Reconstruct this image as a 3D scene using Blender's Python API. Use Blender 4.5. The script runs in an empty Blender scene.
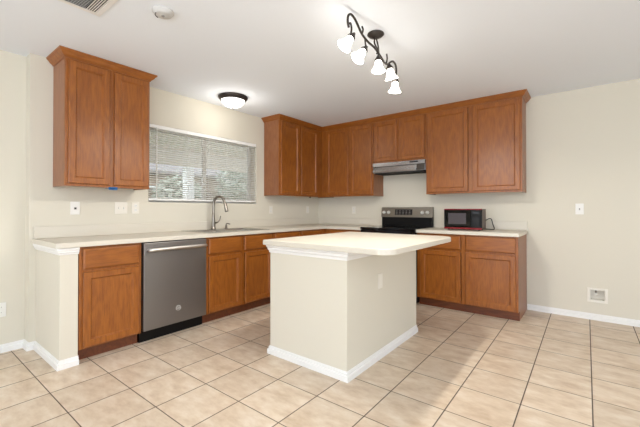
import bpy, bmesh, math, random
from mathutils import Vector, Matrix
random.seed(7)
PI = math.pi
scene = bpy.context.scene
COL = scene.collection

# ------------------------------------------------------------------ camera, world, big lights, exposure
cam_d = bpy.data.cameras.new('camera')
cam = bpy.data.objects.new('camera', cam_d); COL.objects.link(cam)
cam.location = (3.6183, -4.6030, 1.1598)
cam.rotation_euler = (PI/2 + 0.0070, 0, 0.6614)
cam_d.sensor_width = 36.0
cam_d.lens = 342.17/640*36.0
cam_d.shift_y = -(213.5-206.7)/640
cam_d.clip_start = 0.05; cam_d.clip_end = 200
scene.camera = cam

world = bpy.data.worlds.new('overcast_sky'); scene.world = world
world.use_nodes = True
wbg = world.node_tree.nodes['Background']
wbg.inputs[0].default_value = (0.80, 0.88, 1.0, 1)
wbg.inputs[1].default_value = 4.2

def area_light(name, loc, rot, sx, sy, power, color):
    d = bpy.data.lights.new(name, 'AREA'); d.shape = 'RECTANGLE'; d.size = sx; d.size_y = sy
    d.energy = power; d.color = color
    o = bpy.data.objects.new(name, d); COL.objects.link(o); o.location = loc; o.rotation_euler = rot
    return o
# added fill lights, set at the unseen rear and right wall openings
area_light('fill_rear', (3.6, -8.35, 1.25), (PI/2, 0, 0), 5.4, 2.2, 12, (0.88, 0.95, 1.0))
area_light('fill_right', (7.95, -4.2, 1.3), (PI/2, 0, PI/2), 3.4, 2.0, 14, (0.88, 0.95, 1.0))
# added unseen fill aimed upwards behind the camera to brighten the ceiling
area_light('ceiling_fill', (3.9, -5.3, 1.55), (PI-0.15, 0, 0.66), 0.6, 0.6, 50, (0.87, 0.95, 1.0))
BULB = 17.0        # watts of each bulb in the track fixture
DOME = 4.0

vs = scene.view_settings
vs.view_transform = 'Standard'; vs.look = 'None'; vs.gamma = 1.0; vs.use_curve_mapping = False
vs.exposure = 0.10

# ------------------------------------------------------------------ materials
def lin(c):
    return tuple(((x/255)/12.92 if x/255 <= 0.04045 else ((x/255+0.055)/1.055)**2.4) for x in c)
def newmat(name):
    m = bpy.data.materials.new(name); m.use_nodes = True
    nt = m.node_tree; return m, nt, nt.nodes['Principled BSDF']
def N(nt, t, **kw):
    n = nt.nodes.new(t)
    for k, v in kw.items(): setattr(n, k, v)
    return n
def plain(name, rgb, rough=0.5, metal=0.0, bump=0.0, bscale=200.0, vary=0.03, spec=0.5):
    m, nt, b = newmat(name)
    c = lin(rgb)
    tc = N(nt, 'ShaderNodeTexCoord'); no = N(nt, 'ShaderNodeTexNoise')
    no.inputs['Scale'].default_value = bscale; no.inputs['Detail'].default_value = 3
    nt.links.new(tc.outputs['Object'], no.inputs['Vector'])
    mx = N(nt, 'ShaderNodeMix', data_type='RGBA')
    mx.inputs['A'].default_value = tuple(x*(1-vary) for x in c)+(1,)
    mx.inputs['B'].default_value = tuple(min(1, x*(1+vary)) for x in c)+(1,)
    nt.links.new(no.outputs['Fac'], mx.inputs['Factor']); nt.links.new(mx.outputs['Result'], b.inputs['Base Color'])
    b.inputs['Roughness'].default_value = rough; b.inputs['Metallic'].default_value = metal
    b.inputs['Specular IOR Level'].default_value = spec
    if bump:
        bp = N(nt, 'ShaderNodeBump'); bp.inputs['Strength'].default_value = bump; bp.inputs['Distance'].default_value = 0.001
        nt.links.new(no.outputs['Fac'], bp.inputs['Height']); nt.links.new(bp.outputs['Normal'], b.inputs['Normal'])
    return m
def wood(name, axis, base=(158, 92, 29), dark=(128, 69, 18), rough=0.36):
    m, nt, b = newmat(name)
    tc = N(nt, 'ShaderNodeTexCoord'); oi = N(nt, 'ShaderNodeObjectInfo')
    add = N(nt, 'ShaderNodeVectorMath', operation='ADD')
    rnd = N(nt, 'ShaderNodeMath', operation='MULTIPLY'); rnd.inputs[1].default_value = 9.0
    nt.links.new(oi.outputs['Random'], rnd.inputs[0])
    nt.links.new(tc.outputs['Object'], add.inputs[0]); nt.links.new(rnd.outputs[0], add.inputs[1])
    sc = [1.0, 1.0, 1.0]; sc[axis] = 0.09
    mp = N(nt, 'ShaderNodeVectorMath', operation='MULTIPLY'); mp.inputs[1].default_value = sc
    nt.links.new(add.outputs[0], mp.inputs[0])
    n1 = N(nt, 'ShaderNodeTexNoise'); n1.inputs['Scale'].default_value = 95; n1.inputs['Detail'].default_value = 5; n1.inputs['Roughness'].default_value = .65
    nt.links.new(mp.outputs[0], n1.inputs['Vector'])
    sc2 = [1.0, 1.0, 1.0]; sc2[axis] = 0.28
    mp2 = N(nt, 'ShaderNodeVectorMath', operation='MULTIPLY'); mp2.inputs[1].default_value = sc2
    nt.links.new(add.outputs[0], mp2.inputs[0])
    n2 = N(nt, 'ShaderNodeTexNoise'); n2.inputs['Scale'].default_value = 4.5; n2.inputs['Detail'].default_value = 2
    nt.links.new(mp2.outputs[0], n2.inputs['Vector'])
    k = N(nt, 'ShaderNodeMath', operation='MULTIPLY'); k.inputs[1].default_value = 60.0   # cathedral rings
    nt.links.new(n2.outputs['Fac'], k.inputs[0])
    s = N(nt, 'ShaderNodeMath', operation='SINE'); nt.links.new(k.outputs[0], s.inputs[0])
    sm = N(nt, 'ShaderNodeMath', operation='MULTIPLY_ADD'); sm.inputs[1].default_value = 0.07
    nt.links.new(s.outputs[0], sm.inputs[0]); nt.links.new(n1.outputs['Fac'], sm.inputs[2])
    cr = N(nt, 'ShaderNodeValToRGB'); e = cr.color_ramp.elements
    e[0].position = 0.30; e[0].color = lin(dark)+(1,)
    e[1].position = 0.66; e[1].color = lin(base)+(1,)
    nt.links.new(sm.outputs[0], cr.inputs[0]); nt.links.new(cr.outputs[0], b.inputs['Base Color'])
    b.inputs['Roughness'].default_value = rough
    b.inputs['Coat Weight'].default_value = 0.13; b.inputs['Coat Roughness'].default_value = 0.3
    bp = N(nt, 'ShaderNodeBump'); bp.inputs['Strength'].default_value = 0.12; bp.inputs['Distance'].default_value = 0.001
    nt.links.new(n1.outputs['Fac'], bp.inputs['Height']); nt.links.new(bp.outputs['Normal'], b.inputs['Normal'])
    return m
def tile_floor():
    m, nt, b = newmat('ceramic_tile')
    tc = N(nt, 'ShaderNodeTexCoord'); sp = N(nt, 'ShaderNodeSeparateXYZ')
    nt.links.new(tc.outputs['Object'], sp.inputs[0])
    def M(op, a, bb=None, c=None):
        n = N(nt, 'ShaderNodeMath', operation=op)
        for i, v in enumerate((a, bb, c)):
            if v is None: continue
            if isinstance(v, (int, float)): n.inputs[i].default_value = v
            else: nt.links.new(v, n.inputs[i])
        return n.outputs[0]
    def axis(out, off, pitch, halfw):
        u = M('DIVIDE', M('SUBTRACT', out, off), pitch)
        cell = M('FLOOR', u)
        d = M('MULTIPLY', M('ABSOLUTE', M('SUBTRACT', M('FRACT', M('ADD', u, 0.5)), 0.5)), pitch)   # distance to the joint
        return cell, M('SUBTRACT', 1.0, M('SMOOTH_MIN', M('DIVIDE', d, halfw), 1.0, 0.05)), d
    cx, gx, dx = axis(sp.outputs[0], 0.272, 0.337, 0.0044)
    cy, gy, dy = axis(sp.outputs[1], -0.585, 0.3355, 0.0040)
    g = M('MINIMUM', M('MULTIPLY', M('MAXIMUM', gx, M('MULTIPLY', gy, 0.8)), 1.9), 1.0)
    cv = N(nt, 'ShaderNodeCombineXYZ'); nt.links.new(cx, cv.inputs[0]); nt.links.new(cy, cv.inputs[1])
    wn = N(nt, 'ShaderNodeTexWhiteNoise', noise_dimensions='3D'); nt.links.new(cv.outputs[0], wn.inputs['Vector'])
    off = N(nt, 'ShaderNodeVectorMath', operation='MULTIPLY_ADD'); off.inputs[1].default_value = (5, 5, 5)
    nt.links.new(wn.outputs['Color'], off.inputs[0]); nt.links.new(tc.outputs['Object'], off.inputs[2])
    st = N(nt, 'ShaderNodeVectorMath', operation='MULTIPLY'); st.inputs[1].default_value = (1.0, 2.0, 1.0)
    nt.links.new(off.outputs[0], st.inputs[0])
    n1 = N(nt, 'ShaderNodeTexNoise'); n1.inputs['Scale'].default_value = 7; n1.inputs['Detail'].default_value = 6; n1.inputs['Roughness'].default_value = .62
    nt.links.new(st.outputs[0], n1.inputs['Vector'])
    cr = N(nt, 'ShaderNodeValToRGB'); e = cr.color_ramp.elements
    e[0].position = 0.30; e[0].color = lin((192, 168, 142))+(1,)
    e[1].position = 0.70; e[1].color = lin((222, 207, 188))+(1,)
    x = cr.color_ramp.elements.new(0.5); x.color = lin((210, 190, 166))+(1,)
    nt.links.new(n1.outputs['Fac'], cr.inputs[0])
    hv = N(nt, 'ShaderNodeHueSaturation')
    nt.links.new(M('MULTIPLY_ADD', wn.outputs['Value'], 0.10, 0.95), hv.inputs['Value']); nt.links.new(cr.outputs[0], hv.inputs['Color'])
    mx = N(nt, 'ShaderNodeMix', data_type='RGBA'); mx.inputs['B'].default_value = lin((86, 72, 62))+(1,)
    nt.links.new(g, mx.inputs['Factor']); nt.links.new(hv.outputs[0], mx.inputs['A'])
    nt.links.new(mx.outputs['Result'], b.inputs['Base Color'])
    nt.links.new(M('MULTIPLY_ADD', g, 0.5, 0.38), b.inputs['Roughness'])
    bp = N(nt, 'ShaderNodeBump'); bp.inputs['Strength'].default_value = 0.6; bp.inputs['Distance'].default_value = 0.002
    hh = M('ADD', M('MULTIPLY', n1.outputs['Fac'], 0.25), M('SUBTRACT', 1.0, g))
    nt.links.new(hh, bp.inputs['Height']); nt.links.new(bp.outputs['Normal'], b.inputs['Normal'])
    return m
def emis(name, rgb, strength, rough=0.3):
    m, nt, b = newmat(name)
    b.inputs['Base Color'].default_value = (0.9, 0.9, 0.88, 1)
    b.inputs['Emission Color'].default_value = lin(rgb)+(1,)
    b.inputs['Emission Strength'].default_value = strength
    b.inputs['Roughness'].default_value = rough
    return m
def translucent(name, rgb):
    m = plain(name, rgb, 0.45, vary=0.01); nt = m.node_tree; b = nt.nodes['Principled BSDF']
    out = [n for n in nt.nodes if n.type == 'OUTPUT_MATERIAL'][0]
    t = N(nt, 'ShaderNodeBsdfTranslucent'); t.inputs[0].default_value = lin(rgb)+(1,)
    mx = N(nt, 'ShaderNodeMixShader'); mx.inputs[0].default_value = 0.5
    nt.links.new(b.outputs[0], mx.inputs[1]); nt.links.new(t.outputs[0], mx.inputs[2]); nt.links.new(mx.outputs[0], out.inputs[0])
    return m
def glass_pane(name, tint=(0.95, 0.97, 0.97)):
    m, nt, b = newmat(name)
    nt.nodes.remove(b)
    out = [n for n in nt.nodes if n.type == 'OUTPUT_MATERIAL'][0]
    t = N(nt, 'ShaderNodeBsdfTransparent'); t.inputs[0].default_value = tint+(1,)
    g = N(nt, 'ShaderNodeBsdfGlossy'); g.inputs['Roughness'].default_value = 0.03
    f = N(nt, 'ShaderNodeFresnel'); f.inputs['IOR'].default_value = 1.45
    mx = N(nt, 'ShaderNodeMixShader')
    nt.links.new(f.outputs[0], mx.inputs[0]); nt.links.new(t.outputs[0], mx.inputs[1]); nt.links.new(g.outputs[0], mx.inputs[2])
    nt.links.new(mx.outputs[0], out.inputs[0])
    return m
def brushed(name, rgb, rough, axis):
    m = plain(name, rgb, rough, 1.0)
    nt = m.node_tree; b = nt.nodes['Principled BSDF']
    tc = N(nt, 'ShaderNodeTexCoord'); mp = N(nt, 'ShaderNodeVectorMath', operation='MULTIPLY')
    sc = [400.0]*3; sc[axis] = 4.0; mp.inputs[1].default_value = sc
    nt.links.new(tc.outputs['Object'], mp.inputs[0])
    n = N(nt, 'ShaderNodeTexNoise'); n.inputs['Scale'].default_value = 1; nt.links.new(mp.outputs[0], n.inputs['Vector'])
    a = N(nt, 'ShaderNodeMath', operation='MULTIPLY_ADD'); a.inputs[1].default_value = 0.12; a.inputs[2].default_value = rough-0.06
    nt.links.new(n.outputs['Fac'], a.inputs[0]); nt.links.new(a.outputs[0], b.inputs['Roughness'])
    return m

M = dict(
    wall=plain('wall_paint', (216, 209, 192), 0.75, bump=0.25, bscale=120, vary=0.006),
    ceiling=plain('ceiling_paint', (236, 240, 245), 0.85, bump=0.2, bscale=90, vary=0.006),
    white=plain('white_trim_paint', (236, 234, 230), 0.4, vary=0.01),
    plate=plain('white_plastic', (232, 229, 222), 0.35, vary=0.01),
    plate_cream=plain('cream_plastic', (230, 224, 211), 0.4, vary=0.01),
    greyplastic=plain('grey_plastic', (150, 147, 142), 0.4),
    wood=wood('stained_oak_upright', 2), wood_x=wood('stained_oak_along_x', 0), wood_y=wood('stained_oak_along_y', 1),
    wood_side=wood('stained_oak_end_panel', 2, (152, 98, 62), (134, 82, 48)),
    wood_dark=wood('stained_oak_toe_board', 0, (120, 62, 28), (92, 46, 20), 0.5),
    counter=plain('pale_laminate', (215, 207, 191), 0.42, bscale=260, vary=0.035),
    floor=tile_floor(),
    black=plain('black_plastic', (12, 11, 11), 0.4, spec=0.2),
    blackglass=plain('black_glass', (6, 6, 7), 0.08, bscale=5, spec=0.3),
    dark=plain('dark_void', (28, 26, 24), 0.8),
    bronze=plain('aged_bronze', (62, 56, 52), 0.42, 0.6),
    slate=brushed('slate_stainless', (146, 142, 140), 0.42, 1),
    steel=brushed('brushed_stainless', (168, 167, 168), 0.24, 0),
    steel_y=brushed('brushed_stainless_sink', (185, 182, 176), 0.28, 1),
    nickel=plain('brushed_nickel', (138, 131, 121), 0.30, 1.0),
    panel=brushed('range_panel_steel', (140, 134, 124), 0.33, 0),
    red=plain('red_gloss_plastic', (128, 10, 18), 0.25),
    mwwin=plain('microwave_window', (74, 68, 72), 0.15, bscale=900, vary=0.2),
    mwside=plain('microwave_case', (84, 66, 58), 0.4, 0.3),
    tape=plain('blue_tape', (20, 92, 150), 0.6),
    blind=plain('blind_vinyl', (240, 238, 233), 0.45, vary=0.01),
    slat=translucent('blind_slat_vinyl', (244, 242, 238)),
    grille=plain('dark_grille', (70, 64, 58), 0.4, 0.5, bscale=500, vary=.5),
    knob=plain('pale_metal_knob', (226, 223, 216), 0.35, 0.2),
    brick=plain('tan_brick', (158, 138, 120), 0.9, bump=.3, bscale=12, vary=.2),
    roof=plain('grey_shingle', (128, 122, 118), 0.9, bscale=20, vary=.2),
    knob2=brushed('satin_steel_handle', (214, 211, 206), 0.3, 1),
    detector=plain('detector_plastic', (200, 198, 194), 0.5),
    sill=plain('shaded_grey_sill', (158, 155, 150), 0.5),  # shade below the blind is put into this grey
    vinyl=plain('window_vinyl', (225, 222, 216), 0.4),
    shade=emis('lit_frosted_glass', (255, 250, 242), 8.0),
    dome=emis('lit_dome_glass', (255, 250, 242), 2.6),
    pane=glass_pane('window_glass'),
    concrete=plain('concrete', (176, 172, 166), 0.9, bump=.3, bscale=40, vary=0.08),
    fence=wood('weathered_fence', 2, (140, 122, 104), (98, 84, 70), 0.85),
    stucco=plain('tan_stucco', (206, 196, 182), 0.9, bump=.3, bscale=60),
    leaf=plain('foliage', (166, 170, 154), 0.5, bscale=8, vary=0.35),
    bark=plain('bark', (96, 80, 66), 0.9, bump=.5, bscale=30, vary=0.2),
    grass=plain('grass', (120, 130, 84), 0.9, bscale=20, vary=0.25),
    mark=plain('pale_print', (205, 203, 198), 0.4),
    lcd=plain('dark_display', (34, 34, 36), 0.15),
)

# ------------------------------------------------------------------ mesh helpers
class MB:
    """collects shapes (world coordinates) into one mesh"""
    def __init__(s): s.bm = bmesh.new()
    def _merge(s, b2):
        me = bpy.data.meshes.new('tmp'); b2.to_mesh(me); b2.free(); s.bm.from_mesh(me); bpy.data.meshes.remove(me)
    def box(s, lo, hi, bev=0.0, seg=2, mat=None):
        b = bmesh.new(); bmesh.ops.create_cube(b, size=1)
        for v in b.verts:
            for i in range(3): v.co[i] = lo[i] if v.co[i] < 0 else hi[i]
        if min(hi[i]-lo[i] for i in range(3)) < 0: bmesh.ops.reverse_faces(b, faces=b.faces)
        if bev: bmesh.ops.bevel(b, geom=list(b.edges), offset=bev, segments=seg, affect='EDGES', profile=0.5)
        if mat is not None: b.transform(mat)
        s._merge(b); return s
    def lathe(s, prof, mat, n=24, cap=True):
        b = bmesh.new(); rings = []
        for r, h in prof:
            if r < 1e-6: rings.append([b.verts.new((0, 0, h))])
            else: rings.append([b.verts.new((r*math.cos(2*PI*i/n), r*math.sin(2*PI*i/n), h)) for i in range(n)])
        for a, c in zip(rings, rings[1:]):
            for i in range(n):
                j = (i+1) % n
                f = []
                for q in ((a[i] if len(a) > 1 else a[0]), (a[j] if len(a) > 1 else a[0]), (c[j] if len(c) > 1 else c[0]), (c[i] if len(c) > 1 else c[0])):
                    if q not in f: f.append(q)
                if len(f) > 2: b.faces.new(f)
        if cap:
            if len(rings[0]) > 1: b.faces.new(rings[0][::-1])
            if len(rings[-1]) > 1: b.faces.new(rings[-1])
        bmesh.ops.recalc_face_normals(b, faces=b.faces)
        for f in b.faces: f.smooth = True
        b.transform(mat); s._merge(b); return s
    def cyl(s, p, q, r, n=20, r2=None):
        p, q = Vector(p), Vector(q); d = q-p
        m = Matrix.Translation(p) @ d.to_track_quat('Z', 'Y').to_matrix().to_4x4()
        return s.lathe([(r, 0), (r if r2 is None else r2, d.length)], m, n)
    def tube(s, pts, r, n=10, smooth=4):
        P = [Vector(p) for p in pts]
        if smooth:
            Q = []
            E_ = [P[0]]+P+[P[-1]]
            for i in range(1, len(E_)-2):
                for k in range(smooth):
                    t = k/smooth; a, b_, c, d = E_[i-1], E_[i], E_[i+1], E_[i+2]
                    Q.append(0.5*((2*b_)+(-a+c)*t+(2*a-5*b_+4*c-d)*t*t+(-a+3*b_-3*c+d)*t**3))
            Q.append(P[-1]); P = Q
        R = r if callable(r) else (lambda t: r)
        b = bmesh.new(); rings = []
        T = [(P[min(i+1, len(P)-1)]-P[max(i-1, 0)]).normalized() for i in range(len(P))]
        up = Vector((0, 0, 1)) if abs(T[0].z) < 0.9 else Vector((1, 0, 0))
        nrm = T[0].cross(up).normalized()
        for i, p in enumerate(P):
            nrm = (nrm - T[i]*nrm.dot(T[i])).normalized(); bi = T[i].cross(nrm)
            rr = R(i/(len(P)-1))
            rings.append([b.verts.new(p+rr*(math.cos(2*PI*k/n)*nrm+math.sin(2*PI*k/n)*bi)) for k in range(n)])
        for a, c in zip(rings, rings[1:]):
            for k in range(n): b.faces.new((a[k], a[(k+1) % n], c[(k+1) % n], c[k]))
        b.faces.new(rings[0][::-1]); b.faces.new(rings[-1])
        bmesh.ops.recalc_face_normals(b, faces=b.faces)
        for f in b.faces: f.smooth = True
        s._merge(b); return s
    def prism(s, poly, z0, z1, bev=0.0, mat=None):
        b = bmesh.new()
        lo = [b.verts.new((x, y, z0)) for x, y in poly]; hi = [b.verts.new((x, y, z1)) for x, y in poly]
        b.faces.new(lo[::-1]); b.faces.new(hi)
        n = len(poly)
        for i in range(n): b.faces.new((lo[i], lo[(i+1) % n], hi[(i+1) % n], hi[i]))
        bmesh.ops.recalc_face_normals(b, faces=b.faces)
        if bev:
            ed = [e for e in b.edges if abs(e.verts[0].co.z-e.verts[1].co.z) < 1e-6]
            bmesh.ops.bevel(b, geom=ed, offset=bev, segments=2, affect='EDGES', profile=0.5)
        if mat is not None: b.transform(mat)
        s._merge(b); return s
    def cells(s, xs, ys, inside, z0, z1, mat=None):
        """a slab made of grid cells, with holes where inside() is false"""
        b = bmesh.new(); V = {}
        def v(i, j, k):
            key = (i, j, k)
            if key not in V: V[key] = b.verts.new((xs[i], ys[j], (z0, z1)[k]))
            return V[key]
        ok = lambda i, j: 0 <= i < len(xs)-1 and 0 <= j < len(ys)-1 and inside((xs[i]+xs[i+1])/2, (ys[j]+ys[j+1])/2)
        for i in range(len(xs)-1):
            for j in range(len(ys)-1):
                if not ok(i, j): continue
                b.faces.new((v(i, j, 1), v(i+1, j, 1), v(i+1, j+1, 1), v(i, j+1, 1)))
                b.faces.new((v(i, j, 0), v(i, j+1, 0), v(i+1, j+1, 0), v(i+1, j, 0)))
                for (di, dj, a, c) in ((-1, 0, (i, j), (i, j+1)), (1, 0, (i+1, j), (i+1, j+1)), (0, -1, (i, j), (i+1, j)), (0, 1, (i, j+1), (i+1, j+1))):
                    if not ok(i+di, j+dj): b.faces.new((v(*a, 0), v(*c, 0), v(*c, 1), v(*a, 1)))
        bmesh.ops.recalc_face_normals(b, faces=b.faces)
        if mat is not None: b.transform(mat)
        s._merge(b); return s
    def sweep(s, path, prof, closed=False):
        """profile (out, z) swept along a horizontal polyline; out is to the right of travel"""
        b = bmesh.new(); n = len(path); rings = []
        for i in range(n):
            p = Vector(path[i][:2])
            def dirn(a, c): return (Vector(path[c][:2])-Vector(path[a][:2])).normalized()
            d0 = dirn(i-1, i) if i > 0 else dirn(0, 1)
            d1 = dirn(i, i+1) if i < n-1 else d0
            n0 = Vector((d0.y, -d0.x)); n1 = Vector((d1.y, -d1.x))
            m = (n0+n1); m = m/ (1+n0.dot(n1))
            rings.append([b.verts.new((p.x+m.x*o, p.y+m.y*o, z)) for o, z in prof])
        k = len(prof)
        for a, c in zip(rings, rings[1:]):
            for j in range(k): b.faces.new((a[j], a[(j+1) % k], c[(j+1) % k], c[j]))
        b.faces.new(rings[0]); b.faces.new(rings[-1][::-1])
        bmesh.ops.recalc_face_normals(b, faces=b.faces)
        s._merge(b); return s
    def build(s, name, mat, parent=None, origin=None):
        me = bpy.data.meshes.new(name)
        if parent is not None: o0 = wloc(parent)
        elif origin is not None: o0 = Vector(origin)
        else:
            xs = [v.co for v in s.bm.verts]
            o0 = Vector(((min(v.x for v in xs)+max(v.x for v in xs))/2, (min(v.y for v in xs)+max(v.y for v in xs))/2, min(v.z for v in xs)))
        bmesh.ops.translate(s.bm, verts=s.bm.verts, vec=-o0)
        s.bm.to_mesh(me); s.bm.free()
        me.materials.append(mat)
        o = bpy.data.objects.new(name, me); COL.objects.link(o)
        if parent is not None: o.parent = parent
        else: o.location = o0
        return o
def wloc(o):
    v = Vector(o.location); p = o.parent
    while p is not None: v += Vector(p.location); p = p.parent
    return v
def B(lo, hi, bev=0.0): return MB().box(lo, hi, bev)
def thing(name, label, cat, loc=(0, 0, 0), group=None):
    o = bpy.data.objects.new(name, None); o.empty_display_size = 0.05; COL.objects.link(o); o.location = loc
    o['label'] = label; o['category'] = cat
    if group: o['group'] = group
    return o
def tag(o, label, cat, group=None):
    o['label'] = label; o['category'] = cat
    if group: o['group'] = group
    return o
def struct(name, mb, mat, parent=None, origin=(0, 0, 0)):
    o = mb.build(name, mat, parent, origin)
    if parent is None: o['kind'] = 'structure'
    return o
def children(o): return [c for c in bpy.data.objects if c.parent == o]
def copy_tree(o, parent=None):
    kids = children(o); c = o.copy(); COL.objects.link(c); c.parent = parent
    for k in kids: copy_tree(k, c)
    return c

CEIL = 2.45
# map a local (u, v, n) frame onto a cabinet face: u to the right seen from the front, v up, n outwards
def face_x(x): return Matrix(((0, 0, 1, x), (1, 0, 0, 0), (0, 1, 0, 0), (0, 0, 0, 1)))       # faces +x, u = y
def face_y(y): return Matrix(((1, 0, 0, 0), (0, 0, -1, y), (0, 1, 0, 0), (0, 0, 0, 1)))      # faces -y, u = x

def panel_door(mb, F, u0, u1, v0, v1, t=0.02, rail=0.050):
    b = bmesh.new()
    def ring(i, n): return [b.verts.new(p) for p in ((u0+i, v0+i, n), (u1-i, v0+i, n), (u1-i, v1-i, n), (u0+i, v1-i, n))]
    R = [ring(0, 0), ring(0, t-0.004), ring(0.004, t), ring(rail-0.003, t), ring(rail, t-0.006), ring(rail+0.005, t-0.008), ring(rail+0.008, t-0.014)]
    for a, c in zip(R, R[1:]):
        for k in range(4): b.faces.new((a[k], a[(k+1) % 4], c[(k+1) % 4], c[k]))
    b.faces.new(R[-1]); b.faces.new(R[0][::-1])
    bmesh.ops.recalc_face_normals(b, faces=b.faces)
    b.transform(F); mb._merge(b); return mb
def slab_front(mb, F, u0, u1, v0, v1, t=0.02):
    b = bmesh.new()
    def ring(i, n): return [b.verts.new(p) for p in ((u0+i, v0+i, n), (u1-i, v0+i, n), (u1-i, v1-i, n), (u0+i, v1-i, n))]
    R = [ring(0, 0), ring(0, t-0.009), ring(0.003, t-0.005), ring(0.012, t)]
    for a, c in zip(R, R[1:]):
        for k in range(4): b.faces.new((a[k], a[(k+1) % 4], c[(k+1) % 4], c[k]))
    b.faces.new(R[-1]); b.faces.new(R[0][::-1])
    bmesh.ops.recalc_face_normals(b, faces=b.faces)
    b.transform(F); mb._merge(b); return mb

# ------------------------------------------------------------------ structure
XW, YB = 7.6, -8.0      # far limits of the open-plan room
struct('floor', B((-0.3, YB, -0.08), (XW, 0.16, 0)), M['floor'])
struct('ceiling', B((-0.3, YB, CEIL), (XW, 0.16, CEIL+0.1)), M['ceiling'])
Fb = Matrix(((1, 0, 0, 0), (0, 0, 1, 0), (0, 1, 0, 0), (0, 0, 0, 1)))
struct('wall_back', MB().cells([-0.16, 3.645, 3.767, XW], [0, 0.207, 0.313, CEIL], lambda x, z: not (3.645 < x < 3.767 and .207 < z < .313), 0.0, 0.15, Fb), M['wall'])
# window wall with its opening (y horizontal, z up, thickness along -x)
WY0, WY1, WZ0, WZ1 = -2.880, -1.395, 1.232, 2.062
Fx = Matrix(((0, 0, 1, 0), (1, 0, 0, 0), (0, 1, 0, 0), (0, 0, 0, 1)))
struct('wall_window', MB().cells([-3.85, WY0, WY1, 0.0], [0, WZ0, WZ1, CEIL], lambda y, z: not (WY0 < y < WY1 and WZ0 < z < WZ1), -0.16, 0.0, Fx), M['wall'])
struct('wall_left', B((-0.27, YB, 0), (-0.12, -3.85, CEIL)), M['wall'])
struct('wall_right', MB().cells([YB, -5.9, -2.5, 0.15], [0, 0.3, 2.3, CEIL], lambda y, z: not (-5.9 < y < -2.5 and 0.3 < z < 2.3), XW, XW+0.15, Fx), M['wall'])
Fy = Matrix(((1, 0, 0, 0), (0, 0, -1, YB), (0, 1, 0, 0), (0, 0, 0, 1)))
struct('wall_rear', MB().cells([-0.27, 0.9, 6.3, XW+0.15], [0, 0.15, 2.35, CEIL], lambda x, z: not (0.9 < x < 6.3 and 0.15 < z < 2.35), 0, 0.15, Fy), M['wall'])
# half wall closing the end of the counter
PX = 0.614
struct('wall_half_height', B((0, -3.805, 0), (PX, -3.690, 0.872), 0.004), M['wall'])

bb = [(0, 0), (0.017, 0), (0.017, 0.036), (0.009, 0.042), (0.009, 0.053), (0.004, 0.057), (0.004, 0.063), (0, 0.065)]
struct('baseboard_left', MB().sweep([(-0.12, YB), (-0.12, -3.85), (0.0, -3.85), (0.0, -3.805), (PX, -3.805), (PX, -3.688)], bb), M['white'])
struct('baseboard_back', MB().sweep([(3.075, 0), (XW, 0)], bb), M['white'])
# moulding below the counter round the half wall: two steps
mo = [(0, 0.824), (0.006, 0.826), (0.008, 0.836), (0.015, 0.842), (0.016, 0.854), (0.022, 0.860), (0.022, 0.875), (0, 0.875)]
struct('trim_1', MB().sweep([(0.0, -3.805), (PX, -3.805), (PX, -3.688)], [(o, z) for o, z in mo]), M['white'])

# window
w = bpy.data.objects.new('window_1', None); COL.objects.link(w); w.location = (-0.13, (WY0+WY1)/2, WZ0); w['kind'] = 'structure'
fr = MB()
g0, g1 = -0.155, -0.115
for a in (WY0, WY1-0.042): fr.box((g0, a, WZ0), (g1, a+0.042, WZ1), .003)
for a in (WZ0, WZ1-0.04): fr.box((g0, WY0+.042, a), (g1, WY1-.042, a+0.04), .003)
fr.build('window_frame', M['vinyl'], w)
MB().box((-0.148, -2.162, WZ0+.04), (-0.112, -2.112, WZ1-.04), .004).build('meeting_rail', M['vinyl'], w)
B((-0.136, WY0+.042, WZ0+.04), (-0.132, -2.162, WZ1-.04)).build('pane', M['pane'], w)
B((-0.136, -2.112, WZ0+.04), (-0.132, WY1-.042, WZ1-.04)).build('pane', M['pane'], w)
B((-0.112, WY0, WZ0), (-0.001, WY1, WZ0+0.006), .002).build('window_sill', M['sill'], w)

# outdoors seen through the blind
struct('ground_outside', B((-30, -25, -0.15), (-0.32, 25, -0.05)), M['grass'])
struct('patio', B((-4.0, -6, -0.049), (-0.32, 4, 0.0)), M['concrete'])
pc = thing('patio_cover', 'tan patio roof seen outside above the blind through the kitchen window', 'patio cover', (-2.0, -1.5, 0))
B((-3.6, -5.5, 2.45), (-0.4, 3.8, 2.55)).build('roof_panel', M['stucco'], pc)
B((-3.6, -5.5, 2.12), (-3.42, 3.8, 2.45)).build('beam', M['stucco'], pc)
for y in (-5.2, -0.4, 3.5): B((-3.6, y, 0.0), (-3.42, y+.18, 2.12)).build('post', M['white'], pc)
fe = MB()
for i in range(150):
    y = -12+i*0.15; fe.box((-7.6, y, -0.05), (-7.58, y+0.14, 1.80+0.01*random.random()))
fo = fe.build('garden_fence', M['fence']); tag(fo, 'weathered wooden board fence outdoors beyond the patio', 'fence')
def leaf_blob(mb, c, r, n):
    for _ in range(n):
        d = Vector((random.gauss(0, 1), random.gauss(0, 1), random.gauss(0, 1))).normalized()*r*random.uniform(.55, 1)
        p = Vector(c)+Vector((d.x, d.y, d.z*.8))
        q = Matrix.Translation(p) @ Matrix.Rotation(random.uniform(0, 6.3), 4, 'Z') @ Matrix.Rotation(random.uniform(0, 3), 4, 'X')
        s = random.uniform(.05, .11)
        vs_ = [mb.bm.verts.new(q @ Vector(v)) for v in ((-s, 0, 0), (0, -s*.5, .01), (s, 0, 0), (0, s*.5, .01))]
        mb.bm.faces.new(vs_)
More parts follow.
